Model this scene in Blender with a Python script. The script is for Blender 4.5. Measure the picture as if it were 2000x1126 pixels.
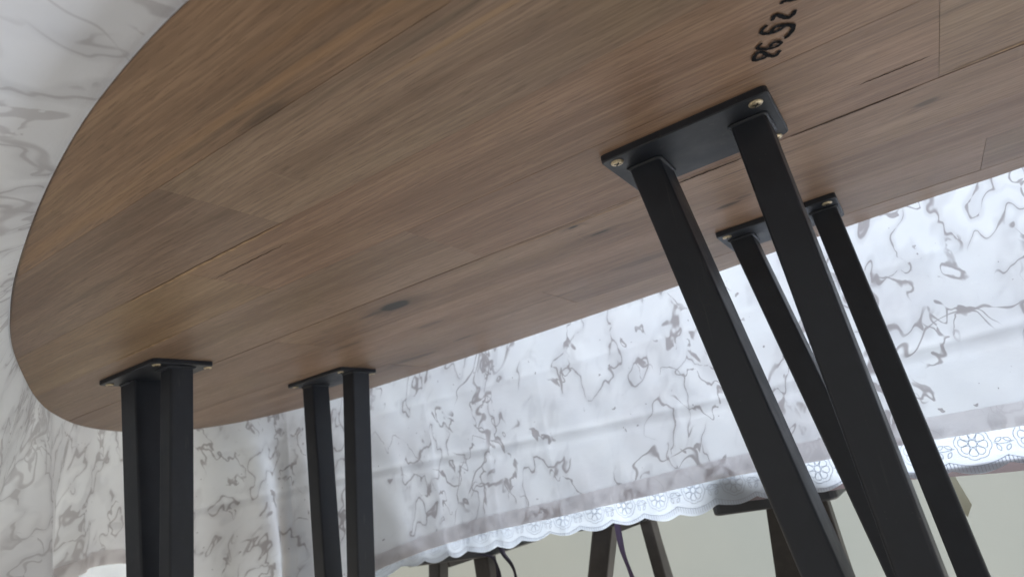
import bpy, bmesh, math, random
from mathutils import Vector, Matrix
random.seed(7)
for o in list(bpy.data.objects): bpy.data.objects.remove(o)
SC = bpy.context.scene
COL = SC.collection
U = 0.25            # metres per working unit (camera sits one unit below the table underside)
ZT = 0.72           # height of the underside of the table
ZC = ZT - U         # camera height

# ------------------------------------------------------------------ camera
cam_d = bpy.data.cameras.new('camera'); cam = bpy.data.objects.new('camera', cam_d); COL.objects.link(cam)
R = [[0.82946116, -0.29676847, -0.47320467], [0.5295706, 0.1484226, 0.83518005], [-0.17762083, -0.94334469, 0.28027064]]
M = Matrix(((R[0][0], -R[0][1], -R[0][2], 0), (R[1][0], -R[1][1], -R[1][2], 0), (R[2][0], -R[2][1], -R[2][2], ZC), (0, 0, 0, 1)))
cam.matrix_world = M
cam_d.sensor_width = 36; cam_d.lens = 36 * 1303.74 / 2000
cam_d.clip_start = 0.01; cam_d.clip_end = 60
cam_d.dof.use_dof = True; cam_d.dof.focus_distance = 0.62; cam_d.dof.aperture_fstop = 9.0
SC.camera = cam

# ------------------------------------------------------------------ world, lamps, exposure
W = bpy.data.worlds.new('World'); SC.world = W; W.use_nodes = True
bg = W.node_tree.nodes['Background']; bg.inputs[0].default_value = (1.0, 0.985, 0.955, 1); bg.inputs[1].default_value = 0.5
def area(name, loc, target, sx, sy, power, col):
    d = bpy.data.lights.new(name, 'AREA'); d.shape = 'RECTANGLE'; d.size = sx; d.size_y = sy; d.energy = power; d.color = col
    o = bpy.data.objects.new(name, d); COL.objects.link(o); o.location = loc
    o.rotation_euler = (Vector(target) - Vector(loc)).to_track_quat('-Z', 'Y').to_euler()
    return o
area('window_light', (0.0, 2.02, 1.5), (-0.3, 0.95, 0.6), 1.3, 1.1, 156, (0.97, 0.98, 1.0))
area('left_fill_light', (-3.2, 0.2, 2.2), (-1.2, 0.6, 0.6), 1.4, 1.4, 100, (1.0, 0.90, 0.74))  # added unseen fill lamp, warms and brightens the cloth at the left end
SC.view_settings.view_transform = 'Standard'; SC.view_settings.look = 'None'
SC.view_settings.exposure = 0.0; SC.view_settings.gamma = 1.0
SC.render.engine = 'CYCLES'
SC.cycles.max_bounces = 4; SC.cycles.transmission_bounces = 4; SC.cycles.diffuse_bounces = 4; SC.cycles.glossy_bounces = 2

# ------------------------------------------------------------------ helpers
def wpt(x, y, z): return Vector((x * U, y * U, ZC + z * U))      # working units -> metres
def link(name, me, mats, parent=None, smooth=False):
    if not isinstance(mats, (list, tuple)): mats = [mats]
    o = bpy.data.objects.new(name, me); COL.objects.link(o)
    for m in mats: me.materials.append(m)
    if smooth: me.polygons.foreach_set('use_smooth', [True] * len(me.polygons))
    if parent is not None:
        o.parent = parent
        o.matrix_parent_inverse = Matrix.Translation(-parent.location) @ Matrix.Identity(4) if parent.parent is None and parent.type == 'EMPTY' else Matrix.Identity(4)
    return o
def mesh(name, v, f):
    me = bpy.data.meshes.new(name); me.from_pydata([tuple(p) for p in v], [], f); me.update(); return me
def bm_mesh(name, bm):
    bmesh.ops.recalc_face_normals(bm, faces=bm.faces)
    me = bpy.data.meshes.new(name); bm.to_mesh(me); bm.free(); return me
def empty(name, loc, label, cat, group=None):
    o = bpy.data.objects.new(name, None); COL.objects.link(o); o.location = loc; o.empty_display_size = 0.05
    tag(o, label, cat, group); return o
def tag(o, label, cat, group=None):
    o['label'] = label; o['category'] = cat
    if group: o['group'] = group
def bevel(bm, w, seg=2):
    bmesh.ops.bevel(bm, geom=list(bm.edges), offset=w, segments=seg, affect='EDGES', profile=0.5)
def loft(rings, cap=True):
    bm = bmesh.new(); R_ = [[bm.verts.new(p) for p in r] for r in rings]; n = len(rings[0])
    for a, b in zip(R_, R_[1:]):
        for i in range(n): bm.faces.new((a[i], a[(i + 1) % n], b[(i + 1) % n], b[i]))
    if cap: bm.faces.new(R_[0][::-1]); bm.faces.new(R_[-1])
    return bm

class NT:
    def __init__(s, name):
        s.m = bpy.data.materials.new(name); s.m.use_nodes = True; s.t = s.m.node_tree; s.t.nodes.clear()
        s.out = s.n('ShaderNodeOutputMaterial')
    def n(s, typ, **kw):
        nd = s.t.nodes.new(typ)
        for k, v in kw.items(): setattr(nd, k, v)
        return nd
    def set(s, sock, v):
        if hasattr(v, 'is_output'): s.t.links.new(v, sock)
        else:
            if isinstance(v, (tuple, list)) and len(v) == 3 and sock.type == 'RGBA': v = (*v, 1)
            sock.default_value = v
    def math(s, op, a, b=0.0, c=0.0, clamp=False):
        nd = s.n('ShaderNodeMath', operation=op, use_clamp=clamp)
        for i, v in enumerate((a, b, c)): s.set(nd.inputs[i], v)
        return nd.outputs[0]
    def vmath(s, op, a, b=(0, 0, 0)):
        nd = s.n('ShaderNodeVectorMath', operation=op); s.set(nd.inputs[0], a); s.set(nd.inputs[1], b)
        return nd.outputs['Value'] if op in ('LENGTH', 'DISTANCE', 'DOT_PRODUCT') else nd.outputs[0]
    def noise(s, vec, scale, detail=2, rough=0.5, dist=0.0):
        nd = s.n('ShaderNodeTexNoise'); s.set(nd.inputs['Vector'], vec)
        nd.inputs['Scale'].default_value = scale; nd.inputs['Detail'].default_value = detail
        nd.inputs['Roughness'].default_value = rough; nd.inputs['Distortion'].default_value = dist
        return nd.outputs[0]
    def noisec(s, vec, scale, detail=2, rough=0.5):
        nd = s.n('ShaderNodeTexNoise'); s.set(nd.inputs['Vector'], vec)
        nd.inputs['Scale'].default_value = scale; nd.inputs['Detail'].default_value = detail; nd.inputs['Roughness'].default_value = rough
        return nd.outputs[1]
    def step(s, v, lo, hi, a=0.0, b=1.0):
        nd = s.n('ShaderNodeMapRange', interpolation_type='SMOOTHSTEP')
        for i, q in enumerate((v, lo, hi, a, b)): s.set(nd.inputs[i], q)
        return nd.outputs[0]
    def mix(s, fac, a, b, blend='MIX'):
        nd = s.n('ShaderNodeMix', data_type='RGBA', blend_type=blend)
        s.set(nd.inputs[0], fac); s.set(nd.inputs[6], a); s.set(nd.inputs[7], b); return nd.outputs[2]
    def bsdf(s, col, rough=0.5, spec=0.5, metal=0.0, bump=None, bs=0.2, bd=0.001, **kw):
        p = s.n('ShaderNodeBsdfPrincipled'); s.set(p.inputs['Base Color'], col); s.set(p.inputs['Roughness'], rough)
        p.inputs['Specular IOR Level'].default_value = spec; p.inputs['Metallic'].default_value = metal
        if bump is not None:
            b = s.n('ShaderNodeBump'); b.inputs['Strength'].default_value = bs; b.inputs['Distance'].default_value = bd
            s.set(b.inputs['Height'], bump); s.t.links.new(b.outputs[0], p.inputs['Normal'])
        s.t.links.new(p.outputs[0], s.out.inputs[0]); return p

# ------------------------------------------------------------------ materials
def wood_material(name, plank=True):
    k = NT(name)
    geo = k.n('ShaderNodeNewGeometry').outputs['Position']
    oi = k.n('ShaderNodeObjectInfo')
    rnd = oi.outputs['Random']
    off = k.n('ShaderNodeCombineXYZ'); k.set(off.inputs[0], k.math('MULTIPLY', rnd, 13.7 if plank else 0.0)); k.set(off.inputs[1], k.math('MULTIPLY', rnd, 5.3 if plank else 0.0))
    flat = k.vmath('MULTIPLY', geo, (1, 1, 0))
    p = k.vmath('ADD', flat, off.outputs[0])
    # knots bend the grain around them
    knots = [(-2.186, 2.598, .10, .055, 1.7), (-2.30, 2.60, .22, .022, .6), (-1.19, 1.018, .13, .022, .45), (-.495, 2.895, .07, .028, .85), (-1.016, 2.66, .055, .012, 1.0), (-1.054, 2.481, .028, .014, 1.0),
             (.288, 2.596, .05, .028, .6), (-.42, 2.86, .05, .02, .5), (-2.9, 2.95, .18, .03, .45), (-1.06, 3.27, .2, .05, .4), (-3.0, 3.72, .25, .05, .6), (-2.5, 3.62, .1, .02, .5), (-2.35, 3.1, .12, .03, .4),
             (-1.35, .985, .42, .013, .28), (-.75, .93, .5, .016, .26), (-.55, 1.07, .6, .015, .3), (-2.6, 1.30, .35, .02, .3), (-1.9, 3.40, .5, .012, .35), (.5, 2.02, .5, .012, .3), (-.3, 2.56, .35, .01, .35)]
    wn = k.vmath('SUBTRACT', k.noisec(k.vmath('MULTIPLY', p, (14, 60, 0)), 1.0, 3), (.5, .5, .5))
    kmask = None; halo = None
    for (x, y, rx, ry, st) in knots:
        d = k.vmath('SUBTRACT', flat, (x * U, y * U, 0))
        d = k.vmath('MULTIPLY', d, (1 / (rx * U), 1 / (ry * U), 0))
        d = k.vmath('ADD', d, k.vmath('MULTIPLY', wn, (1.1, 1.6, 0)))
        L = k.vmath('LENGTH', d)
        m = k.math('MULTIPLY', k.step(L, .45, 1.05, 1, 0), st); h = k.math('MULTIPLY', k.step(L, .7, 3.2, 1, 0), st)
        kmask = m if kmask is None else k.math('MAXIMUM', kmask, m)
        halo = h if halo is None else k.math('MAXIMUM', halo, h)
    warp = k.math('SUBTRACT', k.noise(k.vmath('MULTIPLY', p, (2.6, 11, 0)), 1.0, 3), .5)
    w2 = k.n('ShaderNodeCombineXYZ'); k.set(w2.inputs[1], k.math('ADD', k.math('MULTIPLY', warp, .022), k.math('MULTIPLY', halo, .007)))
    pw = k.vmath('ADD', p, w2.outputs[0])
    big = k.noise(k.vmath('MULTIPLY', pw, (1.6, 16, 0)), 1.0, 3, .55)
    band = k.noise(k.vmath('MULTIPLY', pw, (2.2, 75, 0)), 1.0, 4, .6)
    fine = k.noise(k.vmath('MULTIPLY', pw, (13, 330, 0)), 1.0, 3, .65)
    pore = k.noise(k.vmath('MULTIPLY', pw, (45, 700, 0)), 1.0, 2, .6)
    blot = k.noise(k.vmath('MULTIPLY', p, (7, 9, 0)), 1.0, 2, .6)
    rings = k.math('SINE', k.math('MULTIPLY', k.noise(k.vmath('MULTIPLY', pw, (1.1, 9, 0)), 1.0, 2, .4), 120))
    c = k.mix(k.step(big, .34, .66), (0.207, 0.136, 0.096), (0.325, 0.229, 0.171))
    c = k.mix(k.step(band, .42, .72, 0, .4), c, (0.395, 0.295, 0.218))
    c = k.mix(k.step(blot, .45, .75, 0, .4), c, (0.30, 0.225, 0.145))
    c = k.mix(k.math('MULTIPLY', k.step(rings, .3, 1.0), .10), c, (0.09, 0.055, 0.035))
    c = k.mix(k.step(fine, .40, .62, .36, 0), c, (0.105, 0.066, 0.042))
    c = k.mix(k.step(fine, .56, .76, 0, .22), c, (0.43, 0.32, 0.22))
    c = k.mix(k.step(pore, .55, .66, 0, .40), c, (0.085, 0.053, 0.035))
    c = k.mix(k.math('MULTIPLY', halo, .34), c, (0.062, 0.038, 0.024))
    c = k.mix(k.math('MULTIPLY', kmask, .85), c, (0.018, 0.016, 0.013))
    for (x, y, rx, ry, st) in [(-1.05, .955, .75, .020, .22), (-.5, .86, .6, .03, .16), (-2.1, .98, .5, .03, .2), (-.6, 1.13, .4, .012, .3)]:
        d = k.vmath('ADD', k.vmath('MULTIPLY', k.vmath('SUBTRACT', flat, (x * U, y * U, 0)), (1 / (rx * U), 1 / (ry * U), 0)), k.vmath('MULTIPLY', wn, (.8, 1.5, 0)))
        c = k.mix(k.math('MULTIPLY', k.step(k.vmath('LENGTH', d), .3, 1.2, 1, 0), st), c, (0.44, 0.275, 0.125))
    # saw scratches / pale scuffs
    sc = k.noise(k.vmath('MULTIPLY', flat, (60, 5, 0)), 1.0, 3, .7)
    c = k.mix(k.step(sc, .69, .76, 0, .18), c, (0.36, 0.28, 0.2))
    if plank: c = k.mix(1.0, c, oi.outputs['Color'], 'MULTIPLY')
    h = k.noise(k.vmath('MULTIPLY', flat, (8, 520, 0)), 1.0, 2, .6)
    k.bsdf(c, k.math('ADD', k.math('MULTIPLY', fine, .18), .38), .45, bump=h, bs=.22, bd=.0006)
    return k.m
M_WOOD = wood_material('oak_plank_wood'); M_EDGE = wood_material('oak_edge_wood', False)
def simple(name, col, rough=.5, spec=.5, metal=0, ns=0, na=.3, bump=0):
    k = NT(name); c = col; bp = None
    if ns:
        tc = k.n('ShaderNodeTexCoord').outputs['Object']; nz = k.noise(tc, ns, 4, .6)
        c = k.mix(k.step(nz, .3, .7, 0, 1), tuple(v * (1 - na) for v in col), tuple(min(1, v * (1 + na)) for v in col)); bp = nz if bump else None
    k.bsdf(c, rough, spec, metal, bump=bp, bs=bump, bd=.001); return k.m
M_CORE = simple('dark_glue_line', (0.03, 0.018, 0.011), .9)
def metal_material():
    k = NT('black_powder_coat'); tc = k.n('ShaderNodeNewGeometry').outputs['Position']
    a = k.noise(tc, 1400, 2, .5); b = k.noise(tc, 28, 4, .6)
    c = k.mix(k.step(b, .35, .75), (0.0145, 0.0185, 0.0275), (0.023, 0.028, 0.039))
    sc = k.noise(k.vmath('MULTIPLY', tc, (180, 180, 9)), 1.0, 2, .5)
    c = k.mix(k.step(sc, .66, .78, 0, .3), c, (0.09, 0.09, 0.095))
    du = k.noise(tc, 420, 2, .5); c = k.mix(k.math('MULTIPLY', k.step(du, .70, .76), k.step(k.noise(tc, 9, 2), .45, .65, .1, .6)), c, (0.10, 0.10, 0.10))
    k.bsdf(c, k.step(b, .3, .7, .40, .56), .45, bump=a, bs=.12, bd=.0004); return k.m
M_BLACK = metal_material()
M_SCREW = simple('yellow_zinc_screw', (0.60, 0.51, 0.36), .42, .5, .9, 900, .25, .1)
M_SLOT = simple('screw_recess', (0.02, 0.017, 0.012), .8)
M_INK = simple('black_marker_ink', (0.009, 0.010, 0.013), .85, .15, 0, 220, .35)
def wall_material():
    k = NT('pale_wall_paint'); tc = k.n('ShaderNodeNewGeometry').outputs['Position']
    a = k.noise(tc, 2.2, 3); b = k.noise(tc, 160, 3, .6)
    k.bsdf(k.mix(k.step(a, .3, .7), (.275, .305, .305), (.30, .325, .32)), .75, .3, bump=b, bs=.15, bd=.001); return k.m
M_WALL = wall_material()
def floor_material():
    k = NT('pale_floor'); tc = k.n('ShaderNodeNewGeometry').outputs['Position']
    a = k.noise(tc, 5, 5, .6)
    k.bsdf(k.mix(k.step(a, .3, .7), (.62, .59, .54), (.7, .67, .62)), .4, .4); return k.m
M_FLOOR = floor_material()
def cloth_shader(k, col, trans=.62, sheen=.0, bump=None, bs=.3, bd=.0006):
    d = k.n('ShaderNodeBsdfDiffuse'); t = k.n('ShaderNodeBsdfTranslucent'); g = k.n('ShaderNodeBsdfGlossy'); g.inputs['Roughness'].default_value = .55
    k.set(d.inputs[0], col); k.set(t.inputs[0], col); k.set(g.inputs[0], (.8, .8, .8))
    if bump is not None:
        b = k.n('ShaderNodeBump'); b.inputs['Strength'].default_value = bs; b.inputs['Distance'].default_value = bd; k.set(b.inputs['Height'], bump)
        for q in (d, t, g): k.t.links.new(b.outputs[0], q.inputs['Normal'])
    m = k.n('ShaderNodeMixShader'); m.inputs[0].default_value = trans; k.t.links.new(d.outputs[0], m.inputs[1]); k.t.links.new(t.outputs[0], m.inputs[2])
    m2 = k.n('ShaderNodeMixShader'); m2.inputs[0].default_value = sheen; k.t.links.new(m.outputs[0], m2.inputs[1]); k.t.links.new(g.outputs[0], m2.inputs[2])
    k.t.links.new(m2.outputs[0], k.out.inputs[0])
def marble_material(name='marble_print_vinyl', trans=.66, lift=0.0):
    k = NT(name); uv = k.n('ShaderNodeUVMap', uv_map='UVMap').outputs[0]
    def veins(seed, sc, w0, w1, rot, stretch, thr, mult):
        p = k.n('ShaderNodeMapping'); k.set(p.inputs['Vector'], uv); p.inputs['Rotation'].default_value = (0, 0, rot); p.inputs['Location'].default_value = (seed, seed * .7, 0)
        q = k.vmath('MULTIPLY', p.outputs[0], (sc, sc * stretch, 1))
        wv = k.vmath('SUBTRACT', k.noisec(q, 2.3, 2, .6), (.5, .5, .5))
        q2 = k.vmath('ADD', q, k.vmath('MULTIPLY', wv, (.75, .75, 0)))
        fr = k.math('FRACT', k.math('MULTIPLY', k.noise(q2, 1.0, 3, .5), mult))
        v = k.math('DIVIDE', k.math('ABSOLUTE', k.math('SUBTRACT', fr, .5)), mult)
        nz = k.noise(q, 3.4, 3, .65)
        w = k.math('ADD', k.math('MULTIPLY', k.step(nz, .50, .74), w1), k.math('MULTIPLY', k.step(nz, .36, .46), w0))
        e = k.step(k.math('DIVIDE', v, k.math('ADD', w, .0001)), .25, 1.15, 1, 0)
        m = k.step(k.noise(q, .8, 2, .6), thr, thr + .05)
        return k.math('MULTIPLY', e, m), v, m
    a, va, ma = veins(3.1, 9.0, .0080, .016, .42, .55, .41, 6.0)
    b, vb, mb = veins(11.7, 11.0, .0100, .022, -.35, .6, .47, 4.5)
    c_, vc, mc = veins(23.3, 5.2, .0055, .010, .7, .5, .36, 3.5)
    sp = k.step(k.noise(k.vmath('ADD', uv, (4, 9, 0)), 85, 2, .5), .70, .72)
    sp = k.math('MULTIPLY', sp, k.step(k.noise(uv, 9, 2), .5, .55))
    v = k.math('MAXIMUM', k.math('MAXIMUM', a, b), k.math('MAXIMUM', c_, sp))
    wash = k.math('MULTIPLY', k.step(va, 0, .06, 1, 0), ma)
    base = k.mix(k.step(k.noise(uv, 6, 3, .5), .38, .68, 0, 1), (.885, .87, .86), (.80, .775, .77))
    base = k.mix(k.math('MULTIPLY', wash, .42), base, (.60, .575, .575))
    ux = k.n('ShaderNodeSeparateXYZ'); k.set(ux.inputs[0], uv)
    col = k.mix(k.math('MULTIPLY', v, k.step(ux.outputs[0], 1.35, 2.3, .82, .40)), base, (.37, .325, .32))
    weave = k.noise(uv, 900, 2, .5); wr = k.noise(k.vmath('MULTIPLY', uv, (18, 30, 1)), 1.0, 4, .55)
    if lift: col = k.mix(lift, col, (1.0, .965, .97))
    cloth_shader(k, col, trans, .03, k.math('ADD', k.math('MULTIPLY', weave, .12), wr), .35, .004); return k.m
M_MARBLE = marble_material(); M_HEM = marble_material('marble_print_hem', .9, .7)
def lace_material():
    k = NT('white_embossed_vinyl'); uv = k.n('ShaderNodeUVMap', uv_map='UVMap').outputs[0]
    wr = k.noise(k.vmath('MULTIPLY', uv, (22, 40, 1)), 1.0, 4, .55)
    cloth_shader(k, k.mix(k.step(wr, .3, .7), (.60, .68, .79), (.645, .72, .82)), .5, .04, wr, .35, .003); return k.m
M_LACE = lace_material()
def plain_cloth(name, col, trans):
    k = NT(name); tc = k.n('ShaderNodeTexCoord').outputs['Object']; nz = k.noise(tc, 60, 4, .6)
    cloth_shader(k, k.mix(nz, tuple(v * .8 for v in col), col), trans, .02, nz, .3, .001); return k.m
M_LINE = plain_cloth('embossed_line_grey', (.55, .61, .71), .46)
M_MAUVE = plain_cloth('mauve_shaded_backing', (.30, .255, .275), .2)  # edge of the outer layer; the shade on it is put into this colour
M_RIBBON = plain_cloth('purple_ribbon', (.12, .09, .16), .15)
M_KNOT = plain_cloth('dark_ribbon', (.035, .03, .045), .1)
M_CUSH = plain_cloth('grey_brown_cushion', (.26, .225, .20), .0)
M_PAPER = plain_cloth('pale_yellow_paper', (.46, .455, .37), .3)
M_STOOL = simple('black_brown_stool_wood', (0.022, 0.0175, 0.015), .45, .5, 0, 30, .4, .08)
M_SEAT = simple('black_stool_seat', (0.014, 0.016, 0.020), .42, .5, 0, 20, .3, .05)

# ------------------------------------------------------------------ setting
def slab(name, lo, hi, mat):
    bm = bmesh.new(); bmesh.ops.create_cube(bm, size=1)
    for v in bm.verts:
        v.co = Vector([(lo[i] + hi[i]) / 2 + v.co[i] * (hi[i] - lo[i]) for i in range(3)])
    o = link(name, bm_mesh(name, bm), mat); o['kind'] = 'structure'; return o
slab('floor', (-6, -3, -.1), (4, 2.1, 0), M_FLOOR)
slab('wall_back', (-6, 2.1, -.1), (4, 2.2, 2.7), M_WALL)

# ------------------------------------------------------------------ table outline (units), with the way the cloth hangs at each point
#        x      y     phi  marble drop  lace extra  fold
CT = [(.70, 3.85, 3, 1.20, .180, .010), (.31, 3.87, 3, 1.20, .180, .010), (-.11, 3.91, 3, 1.20, .180, .012), (-.59, 3.97, 3, 1.21, .175, .012),
      (-1.15, 4.045, 3, 1.22, .165, .014), (-1.77, 4.10, 3, 1.26, .160, .016), (-2.42, 4.15, 3, 1.30, .145, .018), (-3.14, 4.20, 3, 1.34, .125, .03),
      (-3.96, 4.225, 3, 1.45, .10, .06), (-4.44, 4.20, 3, 1.62, .10, .15), (-4.88, 4.11, 4, 1.78, .10, .21), (-5.30, 3.97, 4, 1.76, .10, .17),
      (-5.59, 3.72, 4, 1.60, .10, .09), (-5.68, 3.40, 4, 1.18, .11, .05), (-5.60, 3.02, 4, 1.06, .11, .06), (-5.32, 2.60, 6, 1.13, .11, .15),
      (-4.86, 2.20, 9, 1.42, .10, .25), (-4.40, 1.90, 11, 1.75, .10, .22), (-3.89, 1.62, 15, 1.75, .1, .16), (-3.40, 1.37, 26, 1.6, .1, .12),
      (-2.93, 1.17, 44, 1.5, .1, .10), (-2.34, .96, 70, 1.4, .1, .08), (-1.78, .795, 88, 1.3, .1, .06), (-1.30, .695, 98, 1.25, .1, .05),
      (-.80, .66, 102, 1.25, .1, .05), (-.1, .72, 102, 1.25, .1, .05), (.6, .92, 100, 1.25, .1, .05), (1.2, 1.35, 80, 1.25, .1, .05),
      (1.62, 2.0, 30, 1.25, .1, .05), (1.68, 2.75, 5, 1.3, .1, .05), (1.45, 3.35, 4, 1.4, .1, .05), (1.1, 3.7, 3, 1.3, .12, .02)]
def catmull(pts, per):
    n = len(pts); out = []
    for i in range(n):
        p0, p1, p2, p3 = pts[i - 1], pts[i], pts[(i + 1) % n], pts[(i + 2) % n]
        for j in range(per):
            t = j / per
            out.append([.5 * (2 * b + (-a + c) * t + (2 * a - 5 * b + 4 * c - d) * t * t + (-a + 3 * b - 3 * c + d) * t ** 3) for a, b, c, d in zip(p0, p1, p2, p3)])
    return out
RIM = catmull(CT, 40); N = len(RIM)
for _ in range(60):     # smooth the outline a little
    RIM = [[(RIM[i - 1][0] + 2 * RIM[i][0] + RIM[(i + 1) % N][0]) / 4, (RIM[i - 1][1] + 2 * RIM[i][1] + RIM[(i + 1) % N][1]) / 4] + RIM[i][2:] for i in range(N)]
NRM = []
for i in range(N):
    a, b = RIM[i - 3], RIM[(i + 3) % N]; tx, ty = b[0] - a[0], b[1] - a[1]; l = math.hypot(tx, ty)
    NRM.append((-ty / l, tx / l))
# outward normal check
if NRM[0][1] < 0: NRM = [(-a, -b) for a, b in NRM]
ARC = [0.0]
for i in range(1, N): ARC.append(ARC[-1] + math.hypot(RIM[i][0] - RIM[i - 1][0], RIM[i][1] - RIM[i - 1][1]))
ZB, ZR, ZTOP = 1.0, 1.0055, 1.040      # underside, lower rim, top of the table (units above the camera)
def offset_poly(d, step=4): return [(RIM[i][0] - NRM[i][0] * d, RIM[i][1] - NRM[i][1] * d) for i in range(0, N, step)]

table = empty('oval_table', (-.5, .6, 0), 'rounded wooden table with black metal legs, seen from underneath', 'table')

# core slab and bevelled edge
inner = offset_poly(.004); rim = offset_poly(0); n = len(rim)
core = offset_poly(.020)
v = [wpt(x, y, 1.024) for x, y in core] + [wpt(x, y, ZTOP) for x, y in core]
f = [list(range(len(core)))[::-1], list(range(len(core), 2 * len(core)))] + [(i, (i + 1) % n, n + (i + 1) % n, n + i) for i in range(n)]
link('tabletop_core', mesh('tabletop_core', v, f), M_CORE, table)
inz = [wpt(x, y, ZB + .001) for x, y in offset_poly(.004)]; r1 = [wpt(x, y, ZR - .003) for x, y in offset_poly(.001)]; r1b = [wpt(x, y, ZR + .004) for x, y in rim]
r2 = [wpt(x, y, ZTOP) for x, y in rim]; r3 = [wpt(x, y, ZTOP) for x, y in offset_poly(.019)]; r4 = [wpt(x, y, 1.0245) for x, y in offset_poly(.019)]; r5 = [wpt(x, y, 1.0232) for x, y in offset_poly(.004)]
rg = [inz, r1, r1b, r2, r3, r4, r5]; v = [p for r in rg for p in r]; f = []
for a in range(len(rg)):
    b = (a + 1) % len(rg)
    for i in range(n): f.append((a * n + i, a * n + (i + 1) % n, b * n + (i + 1) % n, b * n + i))
link('bevelled_edge', mesh('bevelled_edge', v, f), M_EDGE, table)

# planks
def clip(poly, ax, val, keep_less):
    out = []
    for i in range(len(poly)):
        a, b = poly[i - 1], poly[i]
        ia, ib = ((a[ax] <= val) == keep_less), ((b[ax] <= val) == keep_less)
        if ia != ib:
            t = (val - a[ax]) / (b[ax] - a[ax]); out.append((a[0] + (b[0] - a[0]) * t, a[1] + (b[1] - a[1]) * t))
        if ib: out.append(b)
    return out
rows = [(.4, .60, [-2.0, .2], None), (.60, 1.03, [.15], None), (1.03, 1.467, [-1.685], None), (1.467, 1.895, [-2.25, .9], None), (1.895, 2.425, [-1.49, .325], None),
        (2.425, 2.83, [-2.95, .95], None), (2.83, 3.22, [-3.6, -.25], None), (3.22, 3.66, [-1.64, .5], None), (3.66, 4.3, [-3.2, -.85], None)]
tones = {0: [(.93, .89, .84), (.92, .86, .79), (.95, .93, .9)], 1: [(.96, .87, .74), (.94, .90, .86)], 2: [(.84, .81, .80), (1.03, 1.02, .97)], 3: [(1.1, 1.06, .88), (1.08, .98, .90), (1, 1, 1)],  # first two rows are darker: dimmer light there is put into the colour
         4: [(.98, .96, .93), (1.08, 1.0, .95), (1.1, 1.08, 1.02)], 5: [(.98, .95, .93), (1.06, 1.02, .98), (1, 1, 1)], 6: [(1, .98, .95), (1.1, 1.04, 1.0), (1.02, .98, .96)],
         7: [(1.03, .99, .95), (1.0, .96, .94), (1, 1, 1)], 8: [(1, .96, .93), (1.08, 1.03, .98), (1.03, 1, .97)]}
poly0 = offset_poly(.0045, 3); g = .0007
for ri, (y0, y1, js, _) in enumerate(rows):
    xs = [-7] + js + [3]
    for si in range(len(xs) - 1):
        gy = .0045 if y0 == 2.425 else g
        pl = clip(poly0, 1, y0 + gy, False); pl = clip(pl, 1, y1 - g, True) if pl else pl
        pl = clip(pl, 0, xs[si] + g, False) if pl else pl; pl = clip(pl, 0, xs[si + 1] - g, True) if pl else pl
        if len(pl) < 3: continue
        m = len(pl); dz = random.uniform(-.0006, .0008)
        v = [wpt(x, y, ZB + dz) for x, y in pl] + [wpt(x, y, 1.0235) for x, y in pl]
        f = [list(range(m)), list(range(m, 2 * m))[::-1]] + [(i, m + i, m + (i + 1) % m, (i + 1) % m) for i in range(m)]
        bm = bmesh.new(); me0 = mesh('p', v, f); bm.from_mesh(me0); bpy.data.meshes.remove(me0)
        o = link('plank', bm_mesh('plank', bm), M_WOOD, table)
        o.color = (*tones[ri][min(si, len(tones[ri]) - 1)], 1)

# filler strips and cracks that lie in the surface of the underside (pale glue line, dark split)
def strip(pts, w0, name, mat, dz=-.0018, widths=None, parent=table):
    v = []; f = []
    for i, (x, y) in enumerate(pts):
        a = pts[max(i - 1, 0)]; b = pts[min(i + 1, len(pts) - 1)]; tx, ty = b[0] - a[0], b[1] - a[1]; l = math.hypot(tx, ty) or 1
        w = (widths[i] if widths else w0) / 2; z = ZB + dz
        v += [wpt(x - ty / l * w, y + tx / l * w, z), wpt(x + ty / l * w, y - tx / l * w, z)]
        if i: f.append((2 * i - 2, 2 * i - 1, 2 * i + 1, 2 * i))
    return link(name, mesh(name, v, f), mat, parent)
M_PALE = simple('pale_sapwood_line', (0.36, 0.24, 0.135), .55, .4, 0, 90, .25)
M_CRACK = simple('dark_wood_split', (0.05, 0.03, 0.02), .9)
def jit(x0, x1, y, amp, n=24): return [(x0 + (x1 - x0) * i / n, y + amp * math.sin(i * 1.9) * .5 + amp * random.uniform(-.5, .5)) for i in range(n + 1)]
def taper(w, n=24): return [w * (math.sin(math.pi * (i + .4) / (n + .8)) ** .6) * random.uniform(.8, 1.15) for i in range(n + 1)]
strip(jit(-2.62, -1.69, 1.474, .003), .016, 'sapwood_line', M_PALE, widths=taper(.016))
strip(jit(.34, 1.3, 2.411, .002), .013, 'sapwood_line', M_PALE, widths=taper(.017))
strip(jit(-3.55, -2.95, 1.90, .003), .018, 'sapwood_line', M_PALE, widths=taper(.016))
strip(jit(-1.4, -.6, 2.452, .003), .006, 'sapwood_line', M_PALE, widths=taper(.007))
strip(jit(-2.25, -1.80, 1.598, .004), .004, 'wood_split', M_CRACK, widths=taper(.0045))
strip(jit(-.14, .26, 2.430, .0012), .012, 'wood_split', M_CRACK, widths=taper(.012))
strip(jit(-.62, -.30, 2.450, .003), .010, 'wood_split', M_CRACK, widths=taper(.013))
strip(jit(.10, .30, 2.24, .004), .006, 'wood_split', M_CRACK, widths=taper(.007))

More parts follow.
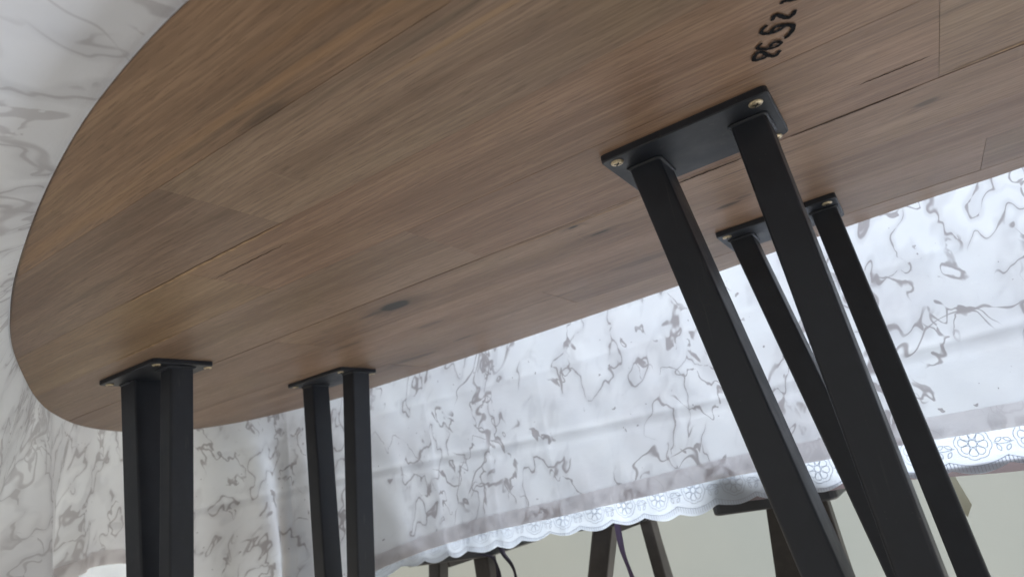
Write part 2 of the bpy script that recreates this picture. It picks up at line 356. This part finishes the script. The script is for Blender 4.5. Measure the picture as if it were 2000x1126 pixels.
# ------------------------------------------------------------------ handwritten number on the underside
def px_plane(px, py, z=ZB):
    d = (px - 1000, py - 563, 1303.74); w = [sum(R[i][j] * d[j] for j in range(3)) for i in range(3)]
    return w[0] / w[2] * z, w[1] / w[2] * z
def smooth_line(pts, per=6):
    P = [pts[0]] + pts + [pts[-1]]; out = []
    for i in range(1, len(P) - 2):
        for j in range(per):
            t = j / per; p0, p1, p2, p3 = P[i - 1], P[i], P[i + 1], P[i + 2]
            out.append(tuple(.5 * (2 * b + (-a + c) * t + (2 * a - 5 * b + 4 * c - d) * t * t + (-a + 3 * b - 3 * c + d) * t ** 3) for a, b, c, d in zip(p0, p1, p2, p3)))
    return out + [pts[-1]]
strokes = [([(1000, 60), (1035, 20), (1100, -2), (1200, -15), (1330, -60), (1370, -120)], 48),
           ([(1225, 145), (1195, 215), (1120, 268), (1040, 258), (960, 225), (900, 240), (862, 315)], 50),
           ([(790, 385), (725, 440), (692, 505), (780, 520), (880, 500), (985, 455), (1060, 395), (1000, 388), (910, 412), (860, 462), (850, 500)], 42),
           ([(1050, 380), (1190, 392), (1165, 490), (1060, 595)], 52),
           ([(708, 662), (630, 742), (720, 758), (820, 750), (925, 720), (1005, 660), (950, 640), (870, 665), (825, 725)], 40),
           ([(990, 775), (930, 850), (870, 868), (780, 845), (720, 806), (640, 812), (580, 880), (588, 930), (700, 903), (790, 860)], 48)]
v = []; f = []; b0 = 0
for si, (pts, w) in enumerate(strokes):
    P = [px_plane(1400 + x * .12435, y * .12435) for x, y in smooth_line(pts)]
    wu = w * .12435 / 590
    for i, (x, y) in enumerate(P):
        a = P[max(i - 1, 0)]; b = P[min(i + 1, len(P) - 1)]; tx, ty = b[0] - a[0], b[1] - a[1]; l = math.hypot(tx, ty) or 1
        e = min(i, len(P) - 1 - i); ww = wu * .60 * (.55 + .45 * min(1, e / 2.5)) * (1 + .12 * math.sin(i * 1.3))
        v += [wpt(x - ty / l * ww, y + tx / l * ww, ZB - .0022 - .0003 * si - .00002 * i), wpt(x + ty / l * ww, y - tx / l * ww, ZB - .0022 - .0003 * si - .00002 * i)]
        if i: f.append((b0 + 2 * i - 2, b0 + 2 * i - 1, b0 + 2 * i + 1, b0 + 2 * i))
    b0 = len(v)
o = link('handwritten_number', mesh('handwritten_number', v, f), M_INK, table); o['label'] = 'number handwritten in black marker on the wood'

# ------------------------------------------------------------------ legs
PL, PW, PT = .558, .361, .026
def rounded_rect(x0, y0, x1, y1, r, seg=4):
    pts = []
    for cx, cy, a0 in ((x1 - r, y1 - r, 0), (x0 + r, y1 - r, 90), (x0 + r, y0 + r, 180), (x1 - r, y0 + r, 270)):
        for i in range(seg + 1):
            a = math.radians(a0 + 90 * i / seg); pts.append((cx + r * math.cos(a), cy + r * math.sin(a)))
    return pts
def make_plate(x, y):
    zs = [(ZB - .0005, 0), (ZB - PT + .004, 0), (ZB - PT, .004)]
    rings = [[wpt(px, py, z) for px, py in rounded_rect(x + i, y + i, x + PL - i, y + PW - i, .02)] for z, i in zs]
    return bm_mesh('mounting_plate', loft(rings))
TWX, TWY = .112, .165
ZF = -ZC / U
def make_tube(x, y, lx, ly, TWX=TWX, TWY=TWY):
    def ring(z):
        t = (ZB - PT) - z
        return [wpt(px, py, z) for px, py in rounded_rect(x + lx * t, y + ly * t, x + lx * t + TWX, y + ly * t + TWY, .012, 3)]
    zz = [ZB - PT - .0005, .5, 0, -.6, -1.2, ZF + .004]
    return bm_mesh('leg_tube', loft([ring(z) for z in zz]))
def make_weld(x, y):
    zt = ZB - PT; rings = []
    for e, z in ((.009, zt - .0006), (.007, zt - .006), (.002, zt - .010), (-.004, zt - .012)):
        rings.append([wpt(px + random.uniform(-.0025, .0025), py + random.uniform(-.0025, .0025), z) for px, py in rounded_rect(x - e, y - e, x + TWX + e, y + TWY + e, .02, 6)])
    return bm_mesh('weld_bead', loft(rings))
def make_screw_mesh():
    r = .0056; bm = bmesh.new(); prof = [(r, 0), (r, -.0007), (r * .93, -.0013), (r * .62, -.0018)]
    S = 20; rr = [[bm.verts.new((a * math.cos(2 * math.pi * i / S), a * math.sin(2 * math.pi * i / S), z)) for i in range(S)] for a, z in prof]
    for a, b in zip(rr, rr[1:]):
        for i in range(S): bm.faces.new((a[i], b[i], b[(i + 1) % S], a[(i + 1) % S]))
    c = bm.verts.new((0, 0, -.0019))
    for i in range(S): bm.faces.new((rr[-1][i], c, rr[-1][(i + 1) % S]))
    for k_ in range(2):
        w, l, z = .00085, .0034, -.0021
        pts = [(-l, -w * .6), (-w, -w), (w, -w), (l, -w * .6), (l, w * .6), (w, w), (-w, w), (-l, w * .6)]
        if k_: pts = [(-b, a) for a, b in pts]
        fc = bm.faces.new([bm.verts.new((a, b, z - .00004 * k_)) for a, b in pts][::-1]); fc.material_index = 1
    for f_ in bm.faces: f_.smooth = f_.material_index == 0
    me = bpy.data.meshes.new('screw'); bm.to_mesh(me); bm.free(); return me
SCREW = make_screw_mesh(); SCREW.materials.append(M_SCREW); SCREW.materials.append(M_SLOT)
legs = [(-.693, 1.973, [(-.640, .139), (-.282, .046)], 0, 2.095), (-.648, 3.232, [(-.612, .143), (-.218, .054)], 0, 3.345),
        (-3.972, 2.036, [(-3.945, .0), (-3.572, -.09)], .015, 2.145), (-3.90, 3.321, [(-3.868, -.04), (-3.448, -.119)], 0, 3.432)]
for (x, y, tubes, ly, ty) in legs:
    pl = link('mounting_plate', make_plate(x, y), M_BLACK, table)
    for (tx, lx) in tubes:
        tb = link('leg_tube', make_tube(tx, ty + (.02 if tx == -3.572 else 0), lx, ly, *((.105, .140) if tx == -3.572 else (.155, TWY) if tx == -3.945 else (TWX, TWY))), M_BLACK); tb.parent = pl
        wb = link('weld_bead', make_weld(tx, ty), M_BLACK, smooth=True); wb.parent = pl
    for sx, sy in ((.045, .042), (PL - .045, .042), (.045, PW - .030), (PL - .045, PW - .012)):
        s = bpy.data.objects.new('screw', SCREW); COL.objects.link(s); s.parent = pl
        s.location = wpt(x + sx, y + sy, ZB - PT) ; s.rotation_euler = (random.uniform(-.06, .06), random.uniform(-.06, .06), random.uniform(0, 3))

# ------------------------------------------------------------------ tablecloths
def ridge(x): return 1 - 2 * abs((x % 1) - .5) * 1.0
def cloth_pt(i, a, kind):
    """i: index along the rim (float), a: distance down from the top edge (units)"""
    i0 = int(i) % N; i1 = (i0 + 1) % N; t = i - int(i)
    r = [RIM[i0][q] * (1 - t) + RIM[i1][q] * t for q in range(6)]; nx = NRM[i0][0] * (1 - t) + NRM[i1][0] * t; ny = NRM[i0][1] * (1 - t) + NRM[i1][1] * t
    s = ARC[i0] * (1 - t) + (ARC[i1] if i1 else ARC[-1] + .01) * t
    phi = math.radians(r[2]); L = r[3]; q = a / 1.3
    A = r[5]
    fold = math.sin(s * 7.3 + .6) * .55 + math.sin(s * 4.1 + 2.0 + .8 * q) * .5 + .45 * math.sin(s * 13.9 + 1.0 - .6 * q)
    w = A * fold * min(q, 1.6) ** 1.25
    w += .006 * math.sin(s * 2.7 + 5 * q) * min(1, q * 3) + .003 * math.sin(s * 9 - 7 * q) * min(1, q * 3)
    # ironed creases along the far drop
    if r[1] > 3.0 and r[0] < 1.2:
        for ac, am, wd in ((.74, .010, .020), (.80, -.006, .016), (.30, .004, .02)):
            d = a - ac - .025 * math.sin(s * .9); w += am * math.exp(-(d / wd) ** 2)
        for sc_, am in ((1.02, .008), (2.02, .008), (3.0, .012), (3.55, .018), (4.1, .02), (5.6, .03)):
            d = s - sc_ - .05 * a; w += am * math.exp(-abs(d) / .022) * min(1, q * 2)
    w += .0035 * math.sin(s * 31 + 3 * math.sin(s * 5)) * max(0, (a - L + .35) / .35)
    w += .006 * math.sin(s * 17 + 9 * q + 2 * math.sin(s * 3)) * math.sin(6 * q + s) * min(1, q * 3)
    out = {'marble': .004, 'hem': -.002, 'lace': .018, 'backing': .032}[kind]
    v0 = .05; av = min(a, v0); a2 = a - av; w *= min(1, a2 / .05)
    sag = .10 * math.sin(min(1, phi / 1.6) * math.pi / 2) * math.sin(math.pi * min(1, a / L))
    x = r[0] + nx * (out + a2 * math.sin(phi) + w * math.cos(phi)); y = r[1] + ny * (out + a2 * math.sin(phi) + w * math.cos(phi))
    z = ZTOP + .006 + (.006 if kind in ('lace', 'backing') else 0) - av - a2 * math.cos(phi) + w * math.sin(phi) * .6 - sag
    return wpt(x, y, z), s
def cloth_sheet(name, kind, istep, rows_, a0f, a1f, mat, rng=None, cap=False, parent=None, uvoff=0):
    idx = list(range(0, N, istep)) if rng is None else list(range(rng[0], rng[1] + 1, istep)); n_ = len(idx); closed = rng is None
    v = []; uv = []; f = []
    for j in range(rows_ + 1):
        for i in idx:
            a0 = a0f(i); a = a0 + (a1f(i) - a0) * j / rows_; p, s = cloth_pt(i, a, kind); v.append(p); uv.append((s * U + uvoff, a * U))
    for j in range(rows_):
        for k_ in range(n_ if closed else n_ - 1):
            b = (k_ + 1) % n_; f.append((j * n_ + k_, j * n_ + b, (j + 1) * n_ + b, (j + 1) * n_ + k_))
    if cap:
        cx = sum(v[i].x for i in range(n_)) / n_; cy = sum(v[i].y for i in range(n_)) / n_
        zc = v[0].z; base = len(v)
        for s_ in (.985, .5):
            for i in range(n_): v.append(Vector((cx + (v[i].x - cx) * s_, cy + (v[i].y - cy) * s_, zc + .0008))); uv.append((v[-1].x + 3, v[-1].y))
        v.append(Vector((cx, cy, zc + .0008))); uv.append((cx + 3, cy))
        for k_ in range(n_):
            b = (k_ + 1) % n_
            f.append((k_, base + k_, base + b, b)); f.append((base + k_, base + n_ + k_, base + n_ + b, base + b)); f.append((base + n_ + k_, len(v) - 1, base + n_ + b))
    me = mesh(name, v, f); ul = me.uv_layers.new(name='UVMap')
    for lp in me.loops: ul.data[lp.index].uv = uv[lp.vertex_index]
    return link(name, me, mat, parent, smooth=True)
Ldrop = lambda i: RIM[i % N][3]
PER = .245
def Llace(i):
    r = RIM[i % N]; s = ARC[i % N]; return r[3] + r[4] - .03 + .012 * math.sin(s * 3.7) + .008 * math.sin(s * 8.9 + 1) + .03 * abs(math.sin(math.pi * s / PER))
marble = cloth_sheet('marble_tablecloth', 'marble', 1, 110, lambda i: 0, Ldrop, M_MARBLE, cap=True)
tag(marble, 'white tablecloth printed with grey marble veins hanging over the table edge', 'tablecloth')
cloth_sheet('hem', 'hem', 1, 6, lambda i: Ldrop(i) - .112, lambda i: Ldrop(i) - .001, M_HEM, parent=marble, uvoff=1.7)
lace = cloth_sheet('lace_tablecloth', 'lace', 1, 60, lambda i: 0, Llace, M_LACE, cap=True)
tag(lace, 'white scalloped tablecloth embossed with flowers, showing below the marble cloth', 'tablecloth')
bk = cloth_sheet('backing_hem', 'backing', 2, 4, lambda i: RIM[i % N][3] + RIM[i % N][4] - .05, lambda i: RIM[i % N][3] + RIM[i % N][4] - .01 + .035 * math.exp(-((ARC[i % N] - .35) / .5) ** 2), M_MAUVE, rng=(0, 160), parent=lace)
bk['label'] = 'backing edge under the scallops, its shade painted in as dark mauve'

# embossed flower motifs on the lace border
def idx_at(s):
    lo, hi = 0, N - 1
    while hi - lo > 1:
        m_ = (lo + hi) // 2
        if ARC[m_] <= s: lo = m_
        else: hi = m_
    return lo + (s - ARC[lo]) / max(1e-9, ARC[hi] - ARC[lo])
def ell(cx, cy, rx, ry, rot, n=14):
    return [(cx + rx * math.cos(t) * math.cos(rot) - ry * math.sin(t) * math.sin(rot), cy + rx * math.cos(t) * math.sin(rot) + ry * math.sin(t) * math.cos(rot)) for t in [2 * math.pi * i / n for i in range(n + 1)]]
def leaf(cx, cy, l, w, rot, n=6):
    a = [(l * (i / n - .5), w * math.sin(math.pi * i / n)) for i in range(n + 1)]; b = [(x, -y) for x, y in a[::-1]]
    return [(cx + x * math.cos(rot) - y * math.sin(rot), cy + x * math.sin(rot) + y * math.cos(rot)) for x, y in a + b]
def motif():
    L_ = []; Rf = .060; cy = .130
    L_.append(ell(0, cy, .017, .017, 0))
    NP = 8
    for k_ in range(NP):
        a = 2 * math.pi * k_ / NP + .2
        pts = []
        for q, wq in ((.020, .004), (.034, .013), (.046, .0185), (.055, .016), (Rf, .006), (Rf, -.006), (.055, -.016), (.046, -.0185), (.034, -.013), (.020, -.004)):
            pts.append((q * math.cos(a) - wq * math.sin(a), cy + q * math.sin(a) + wq * math.cos(a)))
        L_.append(pts + [pts[0]])
    L_.append([(math.cos(t) * (.071 + .006 * abs(math.cos(NP / 2 * (t - .2)))), cy + math.sin(t) * (.071 + .006 * abs(math.cos(NP / 2 * (t - .2))))) for t in [2 * math.pi * i / 64 for i in range(65)]])
    h = PER / 2
    # small flower between
    for k_ in range(5):
        a = 2 * math.pi * k_ / 5 + .3; L_.append(ell(h + .021 * math.cos(a), .205 + .021 * math.sin(a), .014, .010, a, 9))
    L_.append(ell(h, .205, .007, .007, 0, 8))
    # sprig
    L_.append([(.08, .118), (.11, .112), (.14, .112), (.165, .122)])
    L_ += [leaf(.105, .128, .034, .008, .5), leaf(.108, .092, .034, .008, -.9), leaf(.146, .096, .034, .008, 1.3), leaf(.14, .132, .034, .008, -.4)]
    # scallop ladder
    up = [(x, .020 + .032 * abs(math.sin(math.pi * x / PER + math.pi / 2)) * -1 + .038) for x in [(-.5 + i / 16) * PER for i in range(17)]]
    L_.append(up)
    for x, y in up[::1]: L_.append([(x, y), (x * 1.0, y - .032)])
    return L_
MOT = motif()
def flower(s0):
    v = []; f = []; b0 = 0; wl = .0036
    for pts in MOT:
        P = []
        for x, y in pts:
            s = s0 + x
            if s < 0 or s > ARC[-1]: continue
            i = idx_at(s); Lb = Llace(int(i)); 
            r = RIM[int(i)]; a = r[3] + r[4] - y
            if a > Lb - .002: a = Lb - .002
            P.append((i, a, x, y))
        for k_, (i, a, x, y) in enumerate(P):
            A_ = P[max(0, k_ - 1)]; B_ = P[min(len(P) - 1, k_ + 1)]; tx, ty = B_[2] - A_[2], B_[3] - A_[3]; l = math.hypot(tx, ty) or 1
            for sg in (1, -1):
                ii = idx_at(max(0, s0 + x - sg * ty / l * wl / 2)); aa = a - sg * tx / l * wl / 2
                p, _s = cloth_pt(ii, aa, 'lace'); nx, ny = NRM[int(ii)]; v.append(p - Vector((nx, ny, 0)) * .0007)
            if k_: f.append((b0 + 2 * k_ - 2, b0 + 2 * k_ - 1, b0 + 2 * k_ + 1, b0 + 2 * k_))
        b0 = len(v)
    link('embossed_flower', mesh('embossed_flower', v, f), M_LINE, lace)
s0 = PER * .5
while s0 < 5.2:
    flower(s0); s0 += PER

# ------------------------------------------------------------------ stools behind the far drop
def rbox(name, lo, hi, r, mat, parent, bev=.012):
    rings = [[wpt(px, py, z) for px, py in rounded_rect(lo[0] + i, lo[1] + i, hi[0] - i, hi[1] - i, max(.004, r - i), 4)] for z, i in ((lo[2], bev), (lo[2] + bev * .4, bev * .35), (lo[2] + bev, 0), (hi[2] - bev, 0), (hi[2] - bev * .4, bev * .35), (hi[2], bev))]
    return link(name, bm_mesh(name, loft(rings)), mat, parent)
def post(name, top, bot, wx, wy, mat, parent):
    rings = []
    for (x, y, z), k_ in ((top, 1.0), (bot, .85)):
        rings.append([wpt(px, py, z) for px, py in rounded_rect(x - wx * k_ / 2, y - wy * k_ / 2, x + wx * k_ / 2, y + wy * k_ / 2, .014, 3)])
    return link(name, bm_mesh(name, loft(rings)), mat, parent)
def stool(x0, x1, y, zb, legx, label):
    xc = (x0 + x1) / 2; dep = .85
    st = empty('stool', wpt(xc, y + dep / 2, ZF), label, 'stool', 'black stools behind the tablecloth')
    rbox('seat', (x0, y, zb), (x1, y + dep, zb + .10), .06, M_SEAT, st)
    for (xt, xb, wx) in legx:
        post('leg', (xt, y + .14, zb - .0005), (xb, y + .08, ZF + .0005), wx, .13, M_STOOL, st)
        k_ = 1 + .55 / y
        post('leg', (xt * k_, y + .70, zb - .0005), (xb * k_, y + .76, ZF + .0005), wx, .13, M_STOOL, st)
    post('stretcher', (legx[0][0] + .03, y + .42, zb - .0006), (legx[0][0] + .03, y + .42, zb - .06), .08, .5, M_STOOL, st)
    return st
def cushion(x0, x1, y, zb, label):
    xc = (x0 + x1) / 2
    c = empty('seat_cushion', wpt(xc, y + .4, zb), label, 'cushion', 'cushions on the stools')
    rbox('cushion_pad', (x0, y, zb), (x1, y + .82, zb + .235), .09, M_CUSH, c, .05); return c
k425 = 4.32 / 4.5
stool(-1.364 * k425, -.621 * k425, 4.20, -.385, [(-.965 * k425, -1.12, .165), (-.745 * k425, -.66, .10)], 'black stool nearest the right leg pair, seat edge tucked against the lace hem')
cushion(-1.33 * k425, -.50, 4.185, -.284, 'grey brown cushion hidden behind the hem on the right stool')
stool(-2.62, -1.87, 4.5, -.385, [(-2.225, -2.75, .155), (-1.90, -1.80, .085)], 'black stool in the middle with a purple ribbon between its legs')
stool(-4.05, -3.16, 4.5, -.475, [(-3.80, -4.0, .12), (-3.33, -3.30, .14)], 'black stool at the left with dark ribbon ties beside its leg')
cushion(-4.02, -3.0, 4.47, -.374, 'grey brown cushion on the left stool showing beside the lace fold')

def ribbon(name, pts, w, mat, label):
    v = []; f = []
    P = smooth_line(pts, 8)
    for i, p in enumerate(P):
        tw = .5 * math.sin(i * .23); wx = w / 2 * math.cos(tw); wy = w / 2 * math.sin(tw)
        v += [wpt(p[0] - wx, p[1] - wy, p[2]), wpt(p[0] + wx, p[1] + wy, p[2])]
        if i: f.append((2 * i - 2, 2 * i - 1, 2 * i + 1, 2 * i))
    me = mesh(name, v, f); o = link(name, me, mat, smooth=True); sm = o.modifiers.new('thick', 'SOLIDIFY'); sm.thickness = .0006
    tag(o, label, 'ribbon'); return o
ribbon('ribbon', [(-2.06, 4.48, -.33), (-2.065, 4.48, -.42), (-2.06, 4.47, -.55), (-2.03, 4.47, -.72), (-2.0, 4.46, -.95)], .042, M_RIBBON, 'purple ribbon hanging below the middle stool')
ribbon('ribbon', [(-3.02, 4.44, -.36), (-3.015, 4.44, -.45), (-2.95, 4.44, -.55), (-2.935, 4.44, -.65), (-2.96, 4.44, -.85)], .038, M_KNOT, 'dark ribbon tail, right one of the pair by the left stool')
ribbon('ribbon', [(-3.24, 4.43, -.44), (-3.16, 4.43, -.455), (-3.10, 4.43, -.48), (-3.075, 4.43, -.55), (-3.08, 4.43, -.65), (-3.10, 4.43, -.85)], .04, M_KNOT, 'dark ribbon tail with a knot, left one of the pair by the left stool')

# pale paper tag behind the right leg
def tag_mesh():
    a = [(-.12, -.20), (-.06, -.25), (-.02, -.36), (.008, -.50), (-.028, -.555), (-.09, -.46), (-.13, -.34)]
    fr = [wpt(x, 4.25 + .05 * (z + .2), z) for x, z in a]; bk_ = [p + Vector((0, .0012, 0)) for p in fr]; m_ = len(a)
    f = [list(range(m_)), list(range(m_, 2 * m_))[::-1]] + [(i, (i + 1) % m_, m_ + (i + 1) % m_, m_ + i) for i in range(m_)]
    return mesh('paper_tag', fr + bk_, f)
tag(link('paper_tag', tag_mesh(), M_PAPER), 'pale yellow paper tag hanging below the hem behind the right leg', 'tag')
